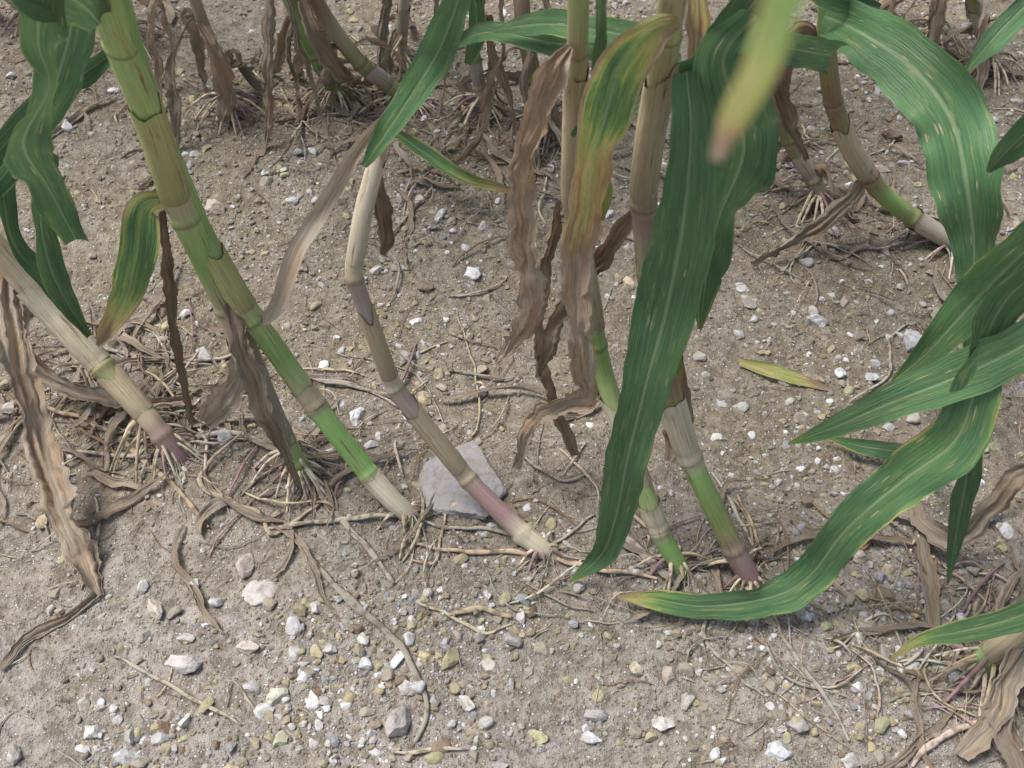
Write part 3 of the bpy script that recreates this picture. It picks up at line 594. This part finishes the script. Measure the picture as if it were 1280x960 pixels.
def rnd_strand(cx,cy,L,w,col,wig=.35,lift=.006,flat=.35):
    a=rr.uniform(0,6.28); n=int(max(8,L/.009)); x,y=cx,cy; P=[]; bend=rr.uniform(-.12,.12); l=rr.uniform(0,lift)
    for i in range(n):
        z=g(x,y)+.0018+l*math.sin(math.pi*i/(n-1))+.001*rr.random()
        P.append((x,y,z)); a+=bend+rr.uniform(-wig,wig); x+=math.cos(a)*L/n; y+=math.sin(a)*L/n
    ww=w*(.4+.6*np.sin(np.linspace(.3,2.9,n))); return (P,ww,flat,col)
def cluster(u,v,su,n,tone=1.0,L=(.02,.15),w=(.0008,.005),lift=.012):
    c=W(u,v,0)
    for _ in range(n):
        x=c[0]+rr.gauss(0,su); y=c[1]+rr.gauss(0,su*.7)
        st.append(rnd_strand(x,y,rr.uniform(*L),w[0]+(w[1]-w[0])*rr.random()**2,tuple(tone*q for q in jit(rr.choice([GREY,GREY,GREY,TAN,PURP,BROWN]),.3)),lift=lift,wig=rr.choice([.08,.12,.35])))
for a in [(160,500,.12,55),(60,470,.12,55),(300,560,.12,50),(380,620,.09,30),(250,450,.1,34),(440,500,.1,24),(520,660,.08,20),(690,695,.08,20),(850,720,.08,26),(940,720,.08,30),(1220,850,.08,75),(1180,700,.09,32),(1240,760,.07,38),
          (960,800,.08,22),(700,580,.09,16),(60,580,.1,30),(480,330,.09,14),(600,450,.12,16)]:
    cluster(*a)
for a in [(300,110,.13,75),(430,130,.13,80),(530,150,.12,75),(620,180,.12,60),(700,190,.12,60),(1040,260,.12,60),(1150,290,.12,60),(980,150,.11,50),(1230,120,.13,50),(150,60,.15,60),(820,200,.14,40)]:
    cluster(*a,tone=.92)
for _ in range(700):
    x=rr.uniform(-1.2,1.2); y=rr.uniform(.4,2.3)
    st.append(rnd_strand(x,y,rr.uniform(.01,.06),rr.uniform(.0006,.0022),jit(rr.choice([GREY,TAN,GREY,BROWN]),.2),wig=.2,lift=.003))
tubes_merged("crop_residue",st,M_STRAW)
# crumpled leaf litter on the soil
lit=empty("leaf_litter"); k=0
for (u,v,s,n) in [(150,490,.13,12),(60,520,.1,9),(300,580,.1,10),(400,620,.06,4),(360,640,.04,3),(700,520,.06,2),(930,740,.07,5),(860,720,.05,4),(1230,850,.07,8),(1170,680,.06,5),(350,110,.13,12),(520,140,.12,11),(660,190,.12,11),(1030,260,.1,10),(1160,290,.09,8),(900,200,.1,6),(1240,100,.1,8),(200,70,.12,9),(100,440,.1,9),(250,460,.08,7)]:
    c=W(u,v,0)
    for _ in range(n):
        x=c[0]+rr.gauss(0,s); y=c[1]+rr.gauss(0,s*.7); a=rr.uniform(0,6.28); L=rr.uniform(.06,.22); w=rr.uniform(.005,.016); A=[]; be=rr.uniform(-.5,.5)
        for i in range(5):
            A.append([x,y,g(x,y)+.004+rr.uniform(0,.012),w*[.3,.9,1,.8,.2][i],rr.uniform(-45,45),rr.uniform(.85,1)]); a+=be+rr.uniform(-.4,.4); x+=math.cos(a)*L/4; y+=math.sin(a)*L/4
        k+=1; build_leaf("blade",A,lit,ref=(0.05,0.03,1),curl=rr.uniform(.8,1.7),crumple=.004,tone=rr.uniform(.85,1.2))
# ------------------------------------------------------------------ light
w=bpy.data.worlds.new("World"); scene.world=w; w.use_nodes=True; nt=w.node_tree; nt.nodes.clear()
sky=nt.nodes.new('ShaderNodeTexSky'); sky.sky_type='NISHITA'; sky.sun_disc=False
EL,AZ=math.radians(66),math.radians(-75)
sky.sun_elevation=EL; sky.sun_rotation=AZ; sky.dust_density=3.0; sky.air_density=1.0; sky.ozone_density=.6
hs=nt.nodes.new('ShaderNodeHueSaturation'); hs.inputs['Saturation'].default_value=.8
bg=nt.nodes.new('ShaderNodeBackground'); bg.inputs[1].default_value=.15
ow=nt.nodes.new('ShaderNodeOutputWorld'); nt.links.new(sky.outputs[0],hs.inputs['Color']); nt.links.new(hs.outputs[0],bg.inputs[0]); nt.links.new(bg.outputs[0],ow.inputs[0])
sl=bpy.data.lights.new("sun",'SUN'); sl.energy=4.1; sl.angle=math.radians(24); sl.color=(1,.98,.95)
so=bpy.data.objects.new("sun",sl); scene.collection.objects.link(so)
sd=Vector((math.sin(AZ)*math.cos(EL),math.cos(AZ)*math.cos(EL),math.sin(EL)))
so.rotation_euler=(-sd).to_track_quat('-Z','Y').to_euler(); so.location=(0,0,3)
scene.view_settings.view_transform='Standard'; scene.view_settings.look='None'; scene.view_settings.exposure=0
print("OBJECTS",len(bpy.data.objects))
